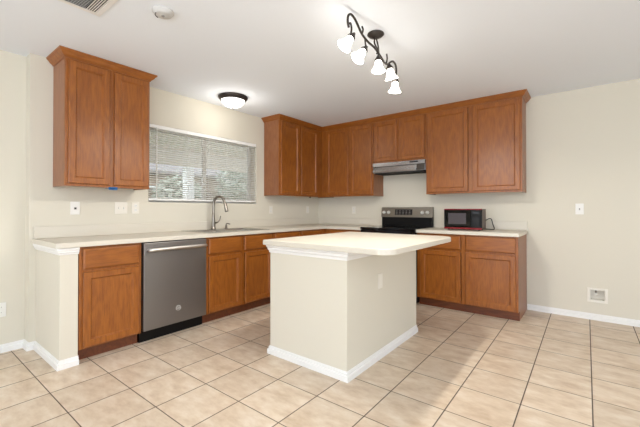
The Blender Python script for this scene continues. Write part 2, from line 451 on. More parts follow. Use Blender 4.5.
for (x, y, h, r, lab) in ((-6.4, 1.1, 1.6, 0.75, 'low green garden bush outdoors seen at the left side of the window'),
                          (-6.0, 3.5, 2.1, 1.15, 'pale leafy tree outdoors behind the right half of the window'),
                          (-9.6, 6.6, 2.6, 1.4, 'tall leafy tree outdoors at the far right of the window')):
    t = thing('garden_tree', lab, 'tree', (x, y, -0.05))
    MB().tube([(x, y, -0.05), (x+.05, y, h*.5), (x, y+.05, h)], lambda t_: .09*(1-.6*t_)).build('trunk', M['bark'], t)
    c = MB(); leaf_blob(c, (x, y, h), r, 1900); leaf_blob(c, (x, y+.4, h-.4), r*.8, 1000); c.build('foliage', M['leaf'], t)
nh = thing('neighbouring_house', 'tan neighbouring house with a low gabled roof far behind the garden fence', 'house', (-14, 3, -0.05))
B((-17, -3.0, -.05), (-12, 12.0, 2.9)).build('wall', M['brick'], nh)
MB().prism([(-17.5, 2.9), (-14.5, 4.6), (-11.5, 2.9), (-11.5, 2.75), (-17.5, 2.75)], -3.5, 12.5, 0, Matrix(((1, 0, 0, 0), (0, 0, 1, 0), (0, 1, 0, 0), (0, 0, 0, 1)))).build('roof', M['roof'], nh)
wn_ = B((-12.0, 2.4, 1.0), (-11.95, 3.8, 2.2)).build('window', M['vinyl'], nh)
B((-11.95, 2.5, 1.1), (-11.94, 3.7, 2.1)).build('pane', M['blackglass'], wn_)

# window blind
bl = thing('window_blind', 'white horizontal slat blind hanging in the window above the sink', 'blind', (-0.02, (WY0+WY1)/2, WZ1))
B((-0.045, WY0+.006, WZ1-.040), (0.002, WY1-.006, WZ1-.002), .003).build('headrail', M['blind'], bl)
sl = MB(); nS = 31; z0s = WZ0+0.056; z1s = WZ1-0.052
for i in range(nS):
    z = z0s+(z1s-z0s)*i/(nS-1)
    sl.box((-0.0125, WY0+.01, -0.0006), (0.0125, WY1-.01, 0.0006), mat=Matrix.Translation((-0.020, 0, z)) @ Matrix.Rotation(math.radians(32), 4, 'Y'))
sl.build('slats', M['slat'], bl)
B((-0.036, WY0+.008, WZ0+.020), (-0.004, WY1-.008, WZ0+.042), .004).build('bottom_rail', M['blind'], bl)
for y in (-2.70, -2.40, -2.137, -1.87, -1.57):
    c = MB()
    for x in (-0.0335, -0.0065): c.cyl((x, y, WZ0+.02), (x, y, WZ1-.04), 0.0014, 6)
    c.build('ladder_cord', M['blind'], bl)
MB().cyl((0.006, -2.795, WZ0+.035), (0.004, -2.795, WZ1-.03), 0.0065, 8).build('tilt_wand', M['blind'], bl)
MB().cyl((0.004, -1.535, WZ1-.12), (0.004, -1.535, WZ1-.03), 0.003, 6).build('lift_cord_tassel', M['blind'], bl)

# ------------------------------------------------------------------ base cabinets
BZ, TK = 0.874, 0.100    # carcass top and toe board height
def base_cabinet(label, side, u0, u1, doors, drawers, end=None, group=None, depth0=0.003, stiles=None, sink=False):
    """side 'x': along the window wall (u = y, faces +x); side 'y': along the back wall (u = x, faces -y)"""
    if side == 'x':
        P = lambda u, n, z: (n, u, z); F = face_x(0.61); wh = M['wood_y']; toe = M['wood_dark']
    else:
        P = lambda u, n, z: (u, -n, z); F = face_y(-0.61); wh = M['wood_x']; toe = M['wood_dark']
    def bx(mb, ua, ub, na, nb, za, zb, bev=0):
        a, b_ = P(ua, na, za), P(ub, nb, zb)
        mb.box([min(a[i], b_[i]) for i in range(3)], [max(a[i], b_[i]) for i in range(3)], bev); return mb
    c = P((u0+u1)/2, 0.3, 0)
    t = thing('base_cabinet', label, 'cabinet', c, group)
    m = MB()
    bx(m, u0, u0+.016, depth0, .592, TK, BZ); bx(m, u1-.016, u1, depth0, .592, TK, BZ)
    bx(m, u0+.016, u1-.016, depth0, .592, TK, TK+.016); bx(m, u0+.016, u1-.016, depth0, depth0+.008, TK+.016, BZ)
    bx(m, u0, u0+.016, depth0, .53, 0, TK); bx(m, u1-.016, u1, depth0, .53, 0, TK)
    m.build('carcass', M['wood_side'], t)
    f = MB(); e = 0.0012
    st = stiles or [u0+.036, u1-.036]
    us = [u0+e, st[0]]+(st[1:-1])+[st[-1], u1-e]
    bx(f, u0+e, st[0], .592, .61, TK, BZ); bx(f, st[-1], u1-e, .592, .61, TK, BZ)
    for s in st[1:-1]: bx(f, s-.02, s+.02, .592, .61, TK+.03, BZ-.025)
    bx(f, st[0], st[-1], .592, .61, TK, TK+.03); bx(f, st[0], st[-1], .592, .61, BZ-.025, BZ)
    if drawers: 
        xs_ = [st[0]]+st[1:-1]+[st[-1]]
        for a, b_ in zip(xs_, xs_[1:]): bx(f, a+(.02 if a != st[0] else 0), b_-(.02 if b_ != st[-1] else 0), .592, .61, .672, .708)
    f.build('face_frame', M['wood'], t)
    bx(MB(), u0+e, u1-e, .530, .540, 0.001, TK-.001).build('toe_board', toe, t)
    for a, b_ in doors: panel_door(MB(), F, a, b_, .113, .678).build('door', M['wood'], t)
    for a, b_ in drawers: slab_front(MB(), F, a, b_, .702, .860).build('drawer', wh, t)
    return t
base_cabinet('single door oak base cabinet between the white half wall and the dishwasher', 'x', -3.686, -3.228, [(-3.660, -3.252)], [(-3.662, -3.252)])
base_cabinet('two door oak sink base cabinet to the right of the dishwasher', 'x', -2.600, -1.672, [(-2.573, -2.163), (-2.112, -1.700)], [(-2.575, -2.160), (-2.114, -1.698)], stiles=[-2.564, -2.138, -1.708])
base_cabinet('narrow oak base cabinet right of the sink base, partly behind the island', 'x', -1.670, -1.170, [(-1.640, -1.195)], [(-1.642, -1.193)])
base_cabinet('oak base cabinet at the corner end of the window wall, mostly behind the island', 'x', -1.168, -0.003, [(-1.140, -0.700)], [(-1.142, -0.698)], stiles=[-1.132, -0.690])
base_cabinet('oak base cabinet immediately left of the range, mostly hidden by the island', 'y', 0.614, 1.232, [(0.70, 1.205)], [(0.70, 1.205)], stiles=[0.70, 1.196])
base_cabinet('wide two door oak base cabinet under the microwave, right of the range', 'y', 2.000, 3.070, [(2.045, 2.508), (2.560, 3.048)], [(2.045, 2.508), (2.560, 3.048)], stiles=[2.055, 2.534, 3.040])

# ------------------------------------------------------------------ upper cabinets
UB, UT = 1.350, 2.398
D = 0.305
CZ = 2.391
crown_prof = [(0.0, CZ-.004), (0.006, CZ-.004), (0.010, CZ+.006), (0.024, CZ+.016), (0.036, CZ+.034), (0.049, CZ+.046), (0.050, CEIL-.001), (0.0, CEIL-.001)]
def wall_cabinet(name, label, side, u0, u1, z0, doors, stiles=None, dtop=2.372, dbot=None, n0=0.002):
    if side == 'x': P = lambda u, n, z: (n, u, z); F = face_x(D)
    else: P = lambda u, n, z: (u, -n, z); F = face_y(-D)
    def bx(mb, ua, ub, na, nb, za, zb):
        a, b_ = P(ua, na, za), P(ub, nb, zb)
        mb.box([min(a[i], b_[i]) for i in range(3)], [max(a[i], b_[i]) for i in range(3)]); return mb
    t = thing(name, label, 'cabinet', P((u0+u1)/2, .15, z0))
    m = MB(); fd = D-.018
    bx(m, u0, u0+.016, n0, fd, z0, UT); bx(m, u1-.016, u1, n0, fd, z0, UT)
    bx(m, u0+.016, u1-.016, n0, fd, z0+.012, z0+.026); bx(m, u0+.016, u1-.016, n0, fd, UT-.016, UT); bx(m, u0+.016, u1-.016, n0, n0+.006, z0+.026, UT-.016)
    m.build('carcass', M['wood_side'], t)
    f = MB(); e = .0012; st = stiles or [u0+.036, (u0+u1)/2, u1-.036]
    bx(f, u0+e, st[0], fd, D, z0, UT); bx(f, st[-1], u1-e, fd, D, z0, UT)
    for s in st[1:-1]: bx(f, s-.024, s+.024, fd, D, z0+.034, UT-.034)
    bx(f, st[0], st[-1], fd, D, z0, z0+.034); bx(f, st[0], st[-1], fd, D, UT-.034, UT)
    f.build('face_frame', M['wood'], t)
    for a, b_ in doors: panel_door(MB(), F, a, b_, dbot or z0+.022, dtop).build('door', M['wood'], t)
    return t
lw = wall_cabinet('wall_cabinet', 'two door oak wall cabinet left of the window', 'x', -3.694, -3.016, UB, [(-3.672, -3.368), (-3.330, -3.032)], [-3.660, -3.349, -3.046])
MB().sweep([(0.001, -3.694), (D, -3.694), (D, -3.016), (0.001, -3.016)], crown_prof).build('crown_moulding', M['wood_y'], lw)
wall_cabinet('wall_cabinet', 'two door oak wall cabinet right of the window, running into the corner', 'x', -1.253, -0.004, UB, [(-1.234, -0.846), (-0.806, -0.420)], [-1.222, -0.826, -0.410])
wall_cabinet('wall_cabinet', 'two door oak wall cabinet between the corner and the range hood', 'y', 0.308, 1.234, UB, [(0.408, 0.812), (0.850, 1.210)], [0.418, 0.831, 1.200])
wall_cabinet('wall_cabinet', 'short two door oak wall cabinet above the range hood', 'y', 1.237, 1.996, 1.800, [(1.258, 1.598), (1.640, 1.978)], [1.268, 1.619, 1.966])
wall_cabinet('wall_cabinet', 'wide two door oak wall cabinet above the microwave', 'y', 1.999, 3.070, UB, [(2.032, 2.510), (2.566, 3.050)], [2.044, 2.538, 3.040])
cm = MB().sweep([(0.001, -1.253), (D, -1.253), (D, -D), (3.070, -D), (3.070, -0.001)], crown_prof).build('crown_moulding', M['wood_x'])
tag(cm, 'stained wood crown moulding running along the tops of the corner and back wall cabinets', 'moulding')
tp = B((0.2, -3.362, UB-.0035), (0.333, -3.322, UB-.001)).build('painters_tape', M['tape'])
tp.data.transform(Matrix.Identity(4))
tag(tp, 'small piece of blue tape stuck under the left wall cabinet', 'tape')
tp2 = MB()
tp2.box((D+.0006, -3.372, UB-.020), (D+.0016, -3.300, UB+.004)); tp2.build('tape_flap', M['tape'], tp)
hk = MB().cyl((0.28, -.560, UB-.020), (0.28, -.560, UB-.0005), 0.011, 14)
hk = hk.build('cabinet_hook', M['black']); tag(hk, 'tiny black fitting under the cabinet right of the window', 'hook')

# ------------------------------------------------------------------ countertops
CT0, CT1 = 0.876, 0.914
SX0, SX1, SY0, SY1 = 0.085, 0.575, -2.52, -1.74       # sink cut-out
def arc(cx, cy, r, a0, a1, n=6): return [(cx+r*math.cos(math.radians(a0+(a1-a0)*i/n)), cy+r*math.sin(math.radians(a0+(a1-a0)*i/n))) for i in range(n+1)]
ct = thing('countertop', 'pale laminate L shaped countertop holding the sink, left of the range', 'countertop', (0.3, -2.0, CT0))
yE = -3.834
m = MB().cells([0.002, SX0, SX1, 0.628, 1.234], [yE+.03, SY0, SY1, -0.648, -0.628, -0.002],
     lambda x, y: (x < .628 or y > -.628) and not (SX0 < x < SX1 and SY0 < y < SY1), CT0, CT1)
# rounded front edge strips and the left end
m.prism([(.628, yE+.03), (.648, yE+.03), (.648, -.648), (.628, -.628)], CT0, CT1, .004)
m.prism([(.628, -.628), (.648, -.648), (1.234, -.648), (1.234, -.628)], CT0, CT1, .004)
m.prism([(.002, yE+.031), (.002, yE)]+arc(.608, yE+.04, .04, -90, 0)[0:]+[(.648, yE+.041), (.60, yE+.041)], CT0, CT1, .004)
m.build('worktop', M['counter'], ct)
tag(B((0.002, yE+.012, CT1), (0.022, -0.002, CT1+.10), .003).build('backsplash', M['counter']), 'long pale laminate backsplash along the window wall behind the sink', 'backsplash')
tag(B((0.0225, -0.022, CT1), (1.234, -0.002, CT1+.10), .003).build('backsplash', M['counter']), 'pale laminate backsplash on the back wall left of the range', 'backsplash')
ct2 = thing('countertop', 'pale laminate countertop holding the microwave, right of the range', 'countertop', (2.5, -0.3, CT0))
MB().prism([(2.000, -.002), (2.000, -.648)]+arc(3.071, -.636, .012, -90, 0, 3)+[(3.083, -.002)], CT0, CT1, .004).build('worktop', M['counter'], ct2)
tag(B((2.000, -0.022, CT1), (3.083, -0.002, CT1+.10), .003).build('backsplash', M['counter']), 'pale laminate backsplash behind the microwave, right of the range', 'backsplash')

# ------------------------------------------------------------------ island
ix0, ix1, iy0, iy1 = 1.603, 2.342, -2.668, -1.475
il = thing('kitchen_island', 'cream painted kitchen island with an overhanging pale laminate top', 'kitchen island', ((ix0+ix1)/2, (iy0+iy1)/2, 0))
B((ix0, iy0, 0), (ix1, iy1, 0.872), .004).build('body', M['wall'], il)
MB().sweep([(ix0, iy1), (ix0, iy0), (ix1, iy0), (ix1, iy1)], bb).build('baseboard', M['white'], il)
MB().sweep([(ix0, iy1), (ix0, iy0), (ix1, iy0), (ix1, iy1)], [(0, .810), (.005, .812), (.007, .828), (.015, .838), (.016, .852), (.024, .860), (.024, .875), (0, .875)]).build('moulding', M['white'], il)
tx0, tx1, ty0, ty1 = 1.577, 2.694, -2.735, -1.450
poly = arc(tx0+.02, ty0+.02, .02, 180, 270, 4)+arc(tx1-.10, ty0+.10, .10, 270, 360, 8)+arc(tx1-.14, ty1-.14, .14, 0, 90, 8)+arc(tx0+.02, ty1-.02, .02, 90, 180, 4)
MB().prism(poly, CT0, CT1+.001, .005).build('countertop', M['counter'], il)
def outlet_parts(parent, kind, P0, mirror=False):
    """cover plate facing +x centred on P0"""
    x, y, z = P0
    w_ = 0.058 if kind == 'double' else 0.036
    pl = B((x, y-w_, z-.058), (x+.005, y+w_, z+.058), .002).build('cover_plate', M['plate'], parent)
    if kind == 'duplex':
        for dz in (-.021, .021):
            MB().prism(arc(0, 0, .0165, 0, 330, 11), .005, .0075, 0, Matrix.Translation((x, y, z+dz)) @ Matrix.Rotation(PI/2, 4, 'Y')).build('socket', M['plate'], pl)
            s = MB()
            for dy in (-.006, .006): s.box((x+.0074, y+dy-.001, z+dz-.003), (x+.008, y+dy+.001, z+dz+.005))
            s.build('slot', M['dark'], pl)
    elif kind == 'jack':
        B((x+.005, y-.010, z-.012), (x+.009, y+.010, z+.008), .001).build('jack', M['greyplastic'], pl)
        B((x+.0088, y-.006, z-.008), (x+.0095, y+.006, z+.004)).build('port', M['dark'], pl)
    elif kind == 'double':
        for dy in (-.023, .023): B((x+.005, y+dy-.005, z-.012), (x+.015, y+dy+.005, z+.010), .002).build('toggle', M['plate'], pl)
    elif kind == 'switch':
        B((x+.005, y-.005, z-.012), (x+.015, y+.005, z+.010), .002).build('toggle', M['greyplastic'], pl)
    elif kind == 'blank':
        B((x+.005, y-.017, z-.034), (x+.0065, y+.017, z+.034), .0006).build('insert', M['plate'], pl)
    return pl
ip = outlet_parts(il, 'blank', (ix1, -2.20, .598))
ip.name = 'outlet_cover'; ip.data.materials[0] = M['plate_cream']
for c_ in children(ip): c_.data.materials[0] = M['plate_cream']

# wall plates
def wall_plate(name, label, cat, kind, loc, back=False, group=None, mat=None):
    t = thing(name, label, cat, (0, 0, 0), group)
    pl = outlet_parts(t, kind, (0.0005, 0, 0))
    if mat: pl.data.materials[0] = mat
    t.location = loc
    if back: t.rotation_euler = (0, 0, -PI/2)
    return t
wall_plate('phone_jack', 'white phone jack plate below the left wall cabinet, leftmost above the counter', 'wall jack', 'jack', (0, -3.531, 1.168))
wall_plate('light_switch', 'cream double light switch plate just left of the window', 'light switch', 'double', (0, -3.147, 1.171), mat=M['plate_cream'])
wall_plate('wall_outlet', 'cream outlet plate beside the double switch, nearest the window', 'outlet', 'duplex', (0, -3.010, 1.171), mat=M['plate_cream'])
wall_plate('wall_outlet', 'cream outlet under the wall cabinet just right of the window', 'outlet', 'duplex', (0, -1.12, 1.150), mat=M['plate_cream'])
wall_plate('wall_outlet', 'cream outlet near the corner on the window wall', 'outlet', 'duplex', (0, -0.29, 1.150), mat=M['plate_cream'])
wall_plate('wall_outlet', 'cream outlet on the back wall left of the range', 'outlet', 'duplex', (0.717, 0, 1.145), True, mat=M['plate_cream'])
wall_plate('light_switch', 'white switch plate alone on the bare wall right of the cabinets', 'light switch', 'switch', (3.561, 0, 1.161), True)
wall_plate('wall_outlet', 'white outlet low on the wall at the left edge', 'outlet', 'duplex', (-0.12, -4.005, 0.345))

# recessed water supply box
sb = thing('water_supply_box', 'white recessed water supply box low on the right wall', 'supply box', (3.705, 0, .258))
x0, x1, z0, z1 = 3.622, 3.790, .183, .334
f = MB()
f.box((x0, -.008, z0), (x0+.024, -.0005, z1), .002); f.box((x1-.024, -.008, z0), (x1, -.0005, z1), .002)
f.box((x0+.024, -.008, z0), (x1-.024, -.0005, z0+.026), .002); f.box((x0+.024, -.008, z1-.022), (x1-.024, -.0005, z1), .002)
f.build('frame', M['plate_cream'], sb)
r = MB(); xa, xb, za, zb = 3.646, 3.766, .208, .312
r.box((xa, .070, za), (xb, .074, zb)); r.box((xa, -.0004, za), (xa+.003, .070, zb)); r.box((xb-.003, -.0004, za), (xb, .070, zb))
r.box((xa+.003, -.0004, za), (xb-.003, .070, za+.003)); r.box((xa+.003, -.0004, zb-.003), (xb-.003, .070, zb))
r.build('recess', M['plate_cream'], sb)
v = MB().cyl((3.694, .04, .275), (3.694, .04, .308), .008, 12).cyl((3.694, .035, .276), (3.694, .002, .270), .007, 12)
v = v.build('valve', M['nickel'], sb)
MB().lathe([(0, 0), (.013, 0), (.013, .005), (0, .005)], Matrix.Translation((3.694, .004, .270)) @ Matrix.Rotation(PI/2, 4, 'X'), 10).build('valve_handle', M['plate'], v)

# ------------------------------------------------------------------ sink and faucet
sk = thing('kitchen_sink', 'stainless double bowl sink set in the counter below the window', 'sink', (0.33, -2.13, CT1))
rx0, rx1, ry0, ry1 = 0.055, 0.595, -2.545, -1.715
bz = CT1-.18
bowls = [(0.165, 0.555, -2.500, -2.150), (0.165, 0.555, -2.110, -1.760)]
r = MB().cells([rx0, 0.165, 0.555, rx1], [ry0, -2.500, -2.150, -2.110, -1.760, ry1], lambda x, y: not (.165 < x < .555 and (-2.5 < y < -2.15 or -2.11 < y < -1.76)), CT1+.0005, CT1+.005)
r.build('rim', M['steel_y'], sk)
for (a, b_, c, d) in bowls:
    k = bmesh.new()
    def rg(i, z, kk=k, a=a, b_=b_, c=c, d=d): return [kk.verts.new(p) for p in ((a+i, c+i, z), (b_-i, c+i, z), (b_-i, d-i, z), (a+i, d-i, z))]
    R = [rg(0, CT1+.003), rg(.006, CT1-.01), rg(.014, bz+.02), rg(.03, bz)]
    for p, q in zip(R, R[1:]):
        for i in range(4): k.faces.new((p[i], p[(i+1) % 4], q[(i+1) % 4], q[i]))
    k.faces.new(R[-1]); bmesh.ops.recalc_face_normals(k, faces=k.faces); bmesh.ops.reverse_faces(k, faces=k.faces)
    mbk = MB(); mbk._merge(k); bo = mbk.build('bowl', M['steel_y'], sk)
    MB().lathe([(0, 0), (.04, 0), (.042, .002), (.02, .003), (0, .001)], Matrix.Translation(((a+b_)/2, (c+d)/2, bz+.0005)), 20).build('drain', M['steel'], bo)
fx, fy, fz = 0.11, -2.165, CT1+.0055
fc = thing('kitchen_faucet', 'brushed nickel gooseneck faucet at the back of the sink', 'faucet', (fx, fy, fz))
MB().lathe([(0, 0), (.030, 0), (.030, .006), (.026, .012), (.023, .05), (.021, .10), (.0165, .18), (.015, .20), (0, .20)], Matrix.Translation((fx, fy, fz)), 24).build('base', M['nickel'], fc)
d = Vector((0.90, 0.43, 0)).normalized()
def fp(o, z): return (fx+d.x*o, fy+d.y*o, fz+z)
MB().tube([fp(0, .19), fp(0, .275), fp(.008, .335), (fp(.04, .376)), fp(.085, .388), fp(.125, .366), fp(.148, .315)], .0150, 14, 5).build('gooseneck', M['nickel'], fc)
sp = MB().tube([fp(.147, .317), fp(.156, .285), fp(.168, .235), fp(.172, .215)], lambda t: .0160+.006*t, 14).build('spray_head', M['nickel'], fc)
MB().tube([fp(.172, .2155), fp(.1735, .210)], .0190, 14, 0).build('spray_nozzle', M['black'], sp)
side = Vector((-.2, .98, 0)).normalized()
h = MB().cyl(Vector(fp(0, .07)), Vector(fp(0, .07))+side*.045+Vector((0, 0, .006)), .013, 14)
h.build('handle_hub', M['nickel'], fc)
a = Vector(fp(0, .074))+side*.042
MB().tube([a, a+side*.03+Vector((0.01, 0, .012)), a+side*.055+Vector((.015, 0, .05)), a+side*.065+Vector((.018, 0, .085))], lambda t: .0095-.003*t, 10).build('handle', M['nickel'], fc)
sd = thing('soap_dispenser', 'small nickel soap dispenser on the sink rim right of the faucet', 'soap dispenser', (.11, -1.98, fz))
MB().lathe([(0, 0), (.022, 0), (.022, .004), (.013, .010), (.013, .035), (.010, .040), (0, .040)], Matrix.Translation((.11, -1.98, fz)), 20).build('base', M['nickel'], sd)
MB().tube([(.11, -1.98, fz+.038), (.11, -1.98, fz+.055), (.125, -1.975, fz+.062), (.165, -1.965, fz+.056)], .006, 10).build('spout', M['nickel'], sd)

# ------------------------------------------------------------------ dishwasher
dw = thing('dishwasher', 'slate grey dishwasher with a bar handle between the base cabinets', 'dishwasher', (.33, -2.915, 0))
y0, y1 = -3.224, -2.604
B((.02, y0, .10), (.598, y1, .868)).build('tub', M['black'], dw)
dr = B((.600, y0+.005, .112), (.637, y1-.006, .866), .004).build('door', M['slate'], dw)
B((.04, y0+.002, .001), (.560, y1-.002, .099)).build('kick_plate', M['black'], dw)
hb = MB().tube([(.642, -3.182, .802), (.664, -3.180, .804), (.676, -3.150, .806), (.677, -2.915, .806), (.676, -2.668, .806), (.664, -2.640, .804), (.642, -2.638, .802)], .0155, 12, 4)
hb.build('handle', M['knob2'], dr)
by, bz_ = -2.905, .248
bg = MB().lathe([(.0235, 0), (.0235, .0016), (.0205, .0020), (.0205, 0)], Matrix.Translation((.6372, by, bz_)) @ Matrix.Rotation(PI/2, 4, 'Y'), 28, cap=False)
bg.build('logo_ring', M['knob'], dr)
def text_mesh(name, txt, size, mat, parent, Mx, ext=0.0006):
    cu = bpy.data.curves.new(name, 'FONT'); cu.body = txt; cu.size = size; cu.align_x = 'CENTER'; cu.align_y = 'CENTER'; cu.extrude = ext
    to = bpy.data.objects.new(name+'_t', cu); COL.objects.link(to)
    dg = bpy.context.evaluated_depsgraph_get(); me = bpy.data.meshes.new_from_object(to.evaluated_get(dg))
    bpy.data.objects.remove(to); bpy.data.curves.remove(cu)
    me.transform(Matrix.Translation(-wloc(parent)) @ Mx); me.materials.clear(); me.materials.append(mat)
    o = bpy.data.objects.new(name, me); COL.objects.link(o); o.parent = parent; return o
text_mesh('logo_letters', 'GE', .026, M['knob'], dr, Matrix.Translation((.6378, by, bz_)) @ face_x(0))

# ------------------------------------------------------------------ range
rg_ = thing('kitchen_range', 'stainless and black electric range against the back wall', 'range', (1.617, -.33, 0))
X0, X1 = 1.2375, 1.9965
B((X0+.002, -.625, .02), (X1-.002, -.012, .895)).build('body', M['black'], rg_)
ck = B((X0, -.672, .896), (X1, -.052, .922), .005).build('cooktop', M['blackglass'], rg_)
for (x, y, r_) in ((1.43, -.50, .10), (1.80, -.50, .085), (1.43, -.22, .075), (1.80, -.22, .10)):
    MB().lathe([(r_, 0), (r_+.003, 0), (r_+.003, .0006), (r_, .0006)], Matrix.Translation((x, y, .9222)), 40, cap=False).build('burner_ring', M['lcd'], ck)
od = B((X0+.003, -.668, .24), (X1-.003, -.628, .892), .005).build('oven_door', M['blackglass'], rg_)
B((X0+.13, -.670, .36), (X1-.13, -.667, .70)).build('oven_window', M['blackglass'], od)
MB().tube([(X0+.05, -.668, .82), (X0+.05, -.71, .825), (X0+.08, -.72, .825), (X1-.08, -.72, .825), (X1-.05, -.71, .825), (X1-.05, -.668, .82)], .011, 10, 3).build('handle', M['steel'], od)
B((X0+.003, -.665, .05), (X1-.003, -.628, .235), .004).build('storage_drawer', M['slate'], rg_)
# backguard: black lower riser, slanted steel panel above
gp = MB().prism([(-.075, .9225), (-.075, 1.045), (-.050, 1.052), (-.015, 1.052), (-.015, .9225)], X0+.012, X1-.006, 0, Matrix(((0, 0, 1, 0), (1, 0, 0, 0), (0, 1, 0, 0), (0, 0, 0, 1))))
gp.build('riser', M['black'], rg_)
cp = MB().prism([(-.083, 1.046), (-.067, 1.178), (-.052, 1.186), (-.015, 1.186), (-.015, 1.053), (-.06, 1.053)], X0+.002, X1-.002, .002, Matrix(((0, 0, 1, 0), (1, 0, 0, 0), (0, 1, 0, 0), (0, 0, 0, 1))))
cp = cp.build('control_panel', M['panel'], rg_)
tilt = math.atan2(.016, .132)
def pan(x, z, n): # point on the slanted panel face
    return Matrix.Translation((x, -.083+(z-1.046)*.016/.132, z)) @ Matrix.Rotation(-tilt, 4, 'X') @ Matrix.Translation((0, -n, 0))
dsp = MB().box((-.130, -.003, -.040), (.130, 0.001, .040), .001, mat=pan(1.585, 1.117, 0))
dsp = dsp.build('display', M['lcd'], cp)
for i in range(5):
    for j in range(3):
        MB().box((-.112+i*.048, -.0042, -.028+j*.021), (-.112+i*.048+.022, -.0028, -.028+j*.021+.005), mat=pan(1.585, 1.117, 0)).build('display_mark', M['greyplastic'], dsp)
for x in (1.285, 1.357, 1.858, 1.928):
    kb = MB().lathe([(0, 0), (.025, 0), (.025, .006), (.019, .010), (.017, .028), (.012, .031), (0, .031)], pan(x, 1.112, 0) @ Matrix.Rotation(PI/2, 4, 'X'), 20)
    kb.build('knob', M['knob'], cp)

# ------------------------------------------------------------------ range hood
hd = thing('range_hood', 'slim stainless range hood under the short wall cabinet', 'range hood', (1.617, -.23, 1.66))
sidep = [(-.012, 1.798), (-.342, 1.798), (-.342, 1.748), (-.332, 1.740), (-.324, 1.664), (-.012, 1.664)]
Fp = Matrix(((0, 0, 1, 0), (1, 0, 0, 0), (0, 1, 0, 0), (0, 0, 0, 1)))
MB().prism(sidep, X0+.002, X1-.002, .002, Fp).build('shell', M['steel'], hd)
B((X0+.004, -.3475, 1.670), (1.880, -.324, 1.696), .003).build('visor_lip', M['steel'], hd)
B((1.884, -.338, 1.666), (X1-.004, -.323, 1.742), .001).build('end_grille', M['grille'], hd)
B((X0+.03, -.32, 1.650), (X1-.03, -.05, 1.6645)).build('filter', M['dark'], hd)
sw = MB().box((1.79, -.3445, 1.772), (1.905, -.341, 1.786)); sw.build('switch_strip', M['black'], hd)
for i in range(3): B((1.56+.07*i, -.3440, 1.773), (1.60+.07*i, -.341, 1.785)).build('vent_slot', M['greyplastic'], hd)

# ------------------------------------------------------------------ microwave
mw = thing('microwave_oven', 'small red and black microwave on the counter right of the range', 'microwave', (2.48, -.3, CT1))
a0, a1, q0, q1, h0, h1 = 2.272, 2.692, -.450, -.235, CT1+.012, 1.163
B((a0+.004, q0+.016, h0+.002), (a1-.004, q1, h1-.002), .006).build('case', M['mwside'], mw)
B((a0, q0, h0+.021), (a1, q0+.0155, h1-.013), .002).build('bezel', M['black'], mw)
B((a0, q0-.004, h0), (a1, q0+.0155, h0+.020), .003).build('trim_strip', M['red'], mw)
B((a0, q0-.004, h1-.012), (a1, q0+.0155, h1), .003).build('trim_strip', M['red'], mw)
dd = B((a0+.012, q0-.006, h0+.022), (a0+.302, q0-.0005, h1-.014), .002).build('door', M['blackglass'], mw)
B((a0+.052, q0-.0075, h0+.060), (a0+.252, q0-.0062, h1-.050)).build('window', M['mwwin'], dd)
mc = B((a0+.304, q0-.005, h0+.022), (a1-.012, q0-.0005, h1-.014), .001).build('control_panel', M['black'], mw)
kb = MB()
for i in range(3):
    for j in range(4): kb.box((a0+.318+i*.026, q0-.0062, h0+.045+j*.024), (a0+.318+i*.026+.018, q0-.0052, h0+.045+j*.024+.014))
kb.build('buttons', M['lcd'], mc)
B((a0+.318, q0-.0062, h1-.058), (a1-.030, q0-.0052, h1-.034)).build('clock_display', M['lcd'], mc)
for (x, y) in ((a0+.04, q0+.05), (a1-.04, q0+.05), (a0+.04, q1-.04), (a1-.04, q1-.04)):
    MB().cyl((x, y, CT1+.0005), (x, y, h0+.003), .012, 12).build('foot', M['black'], mw)
MB().tube([(a1-.03, q1+.004, h0+.07), (a1+.0, q1+.03, h0+.11), (a1+.04, q1+.045, h0+.12), (a1+.062, q1+.03, h0+.06), (a1+.085, q1-.01, CT1+.013), (a1+.03, q1+.02, CT1+.010), (a1-.02, q1+.06, CT1+.010)], .0050, 8, 5).build('power_cord', M['black'], mw)

# ------------------------------------------------------------------ ceiling things
cl = thing('ceiling_light', 'round flush dome ceiling light with a bronze rim near the window', 'ceiling light', (.415, -2.117, CEIL))
c0 = Matrix.Translation((.415, -2.117, CEIL-.0005)) @ Matrix.Rotation(PI, 4, 'X')
MB().lathe([(0, 0), (.165, 0), (.168, .008), (.160, .022), (.146, .040), (.136, .046), (.130, .040), (0, .040)], c0, 48).build('rim', M['bronze'], cl)
MB().lathe([(.131, .041), (.128, .058), (.113, .082), (.085, .103), (.045, .117), (0, .121)], c0, 48).build('glass_dome', M['dome'], cl)
MB().lathe([(0, .1215), (.010, .1225), (.011, .128), (.006, .134), (0, .137)], c0, 16).build('finial', M['bronze'], cl)
def point(name, loc, power, rad, parent, color=(1.0, .96, .90)):
    d_ = bpy.data.lights.new(name, 'POINT'); d_.energy = power; d_.shadow_soft_size = rad; d_.color = color
    o = bpy.data.objects.new(name, d_); COL.objects.link(o); o.parent = parent; o.location = Vector(loc)-wloc(parent); return o
point('dome_lamp', (.415, -2.117, CEIL-.20), DOME, .06, cl)

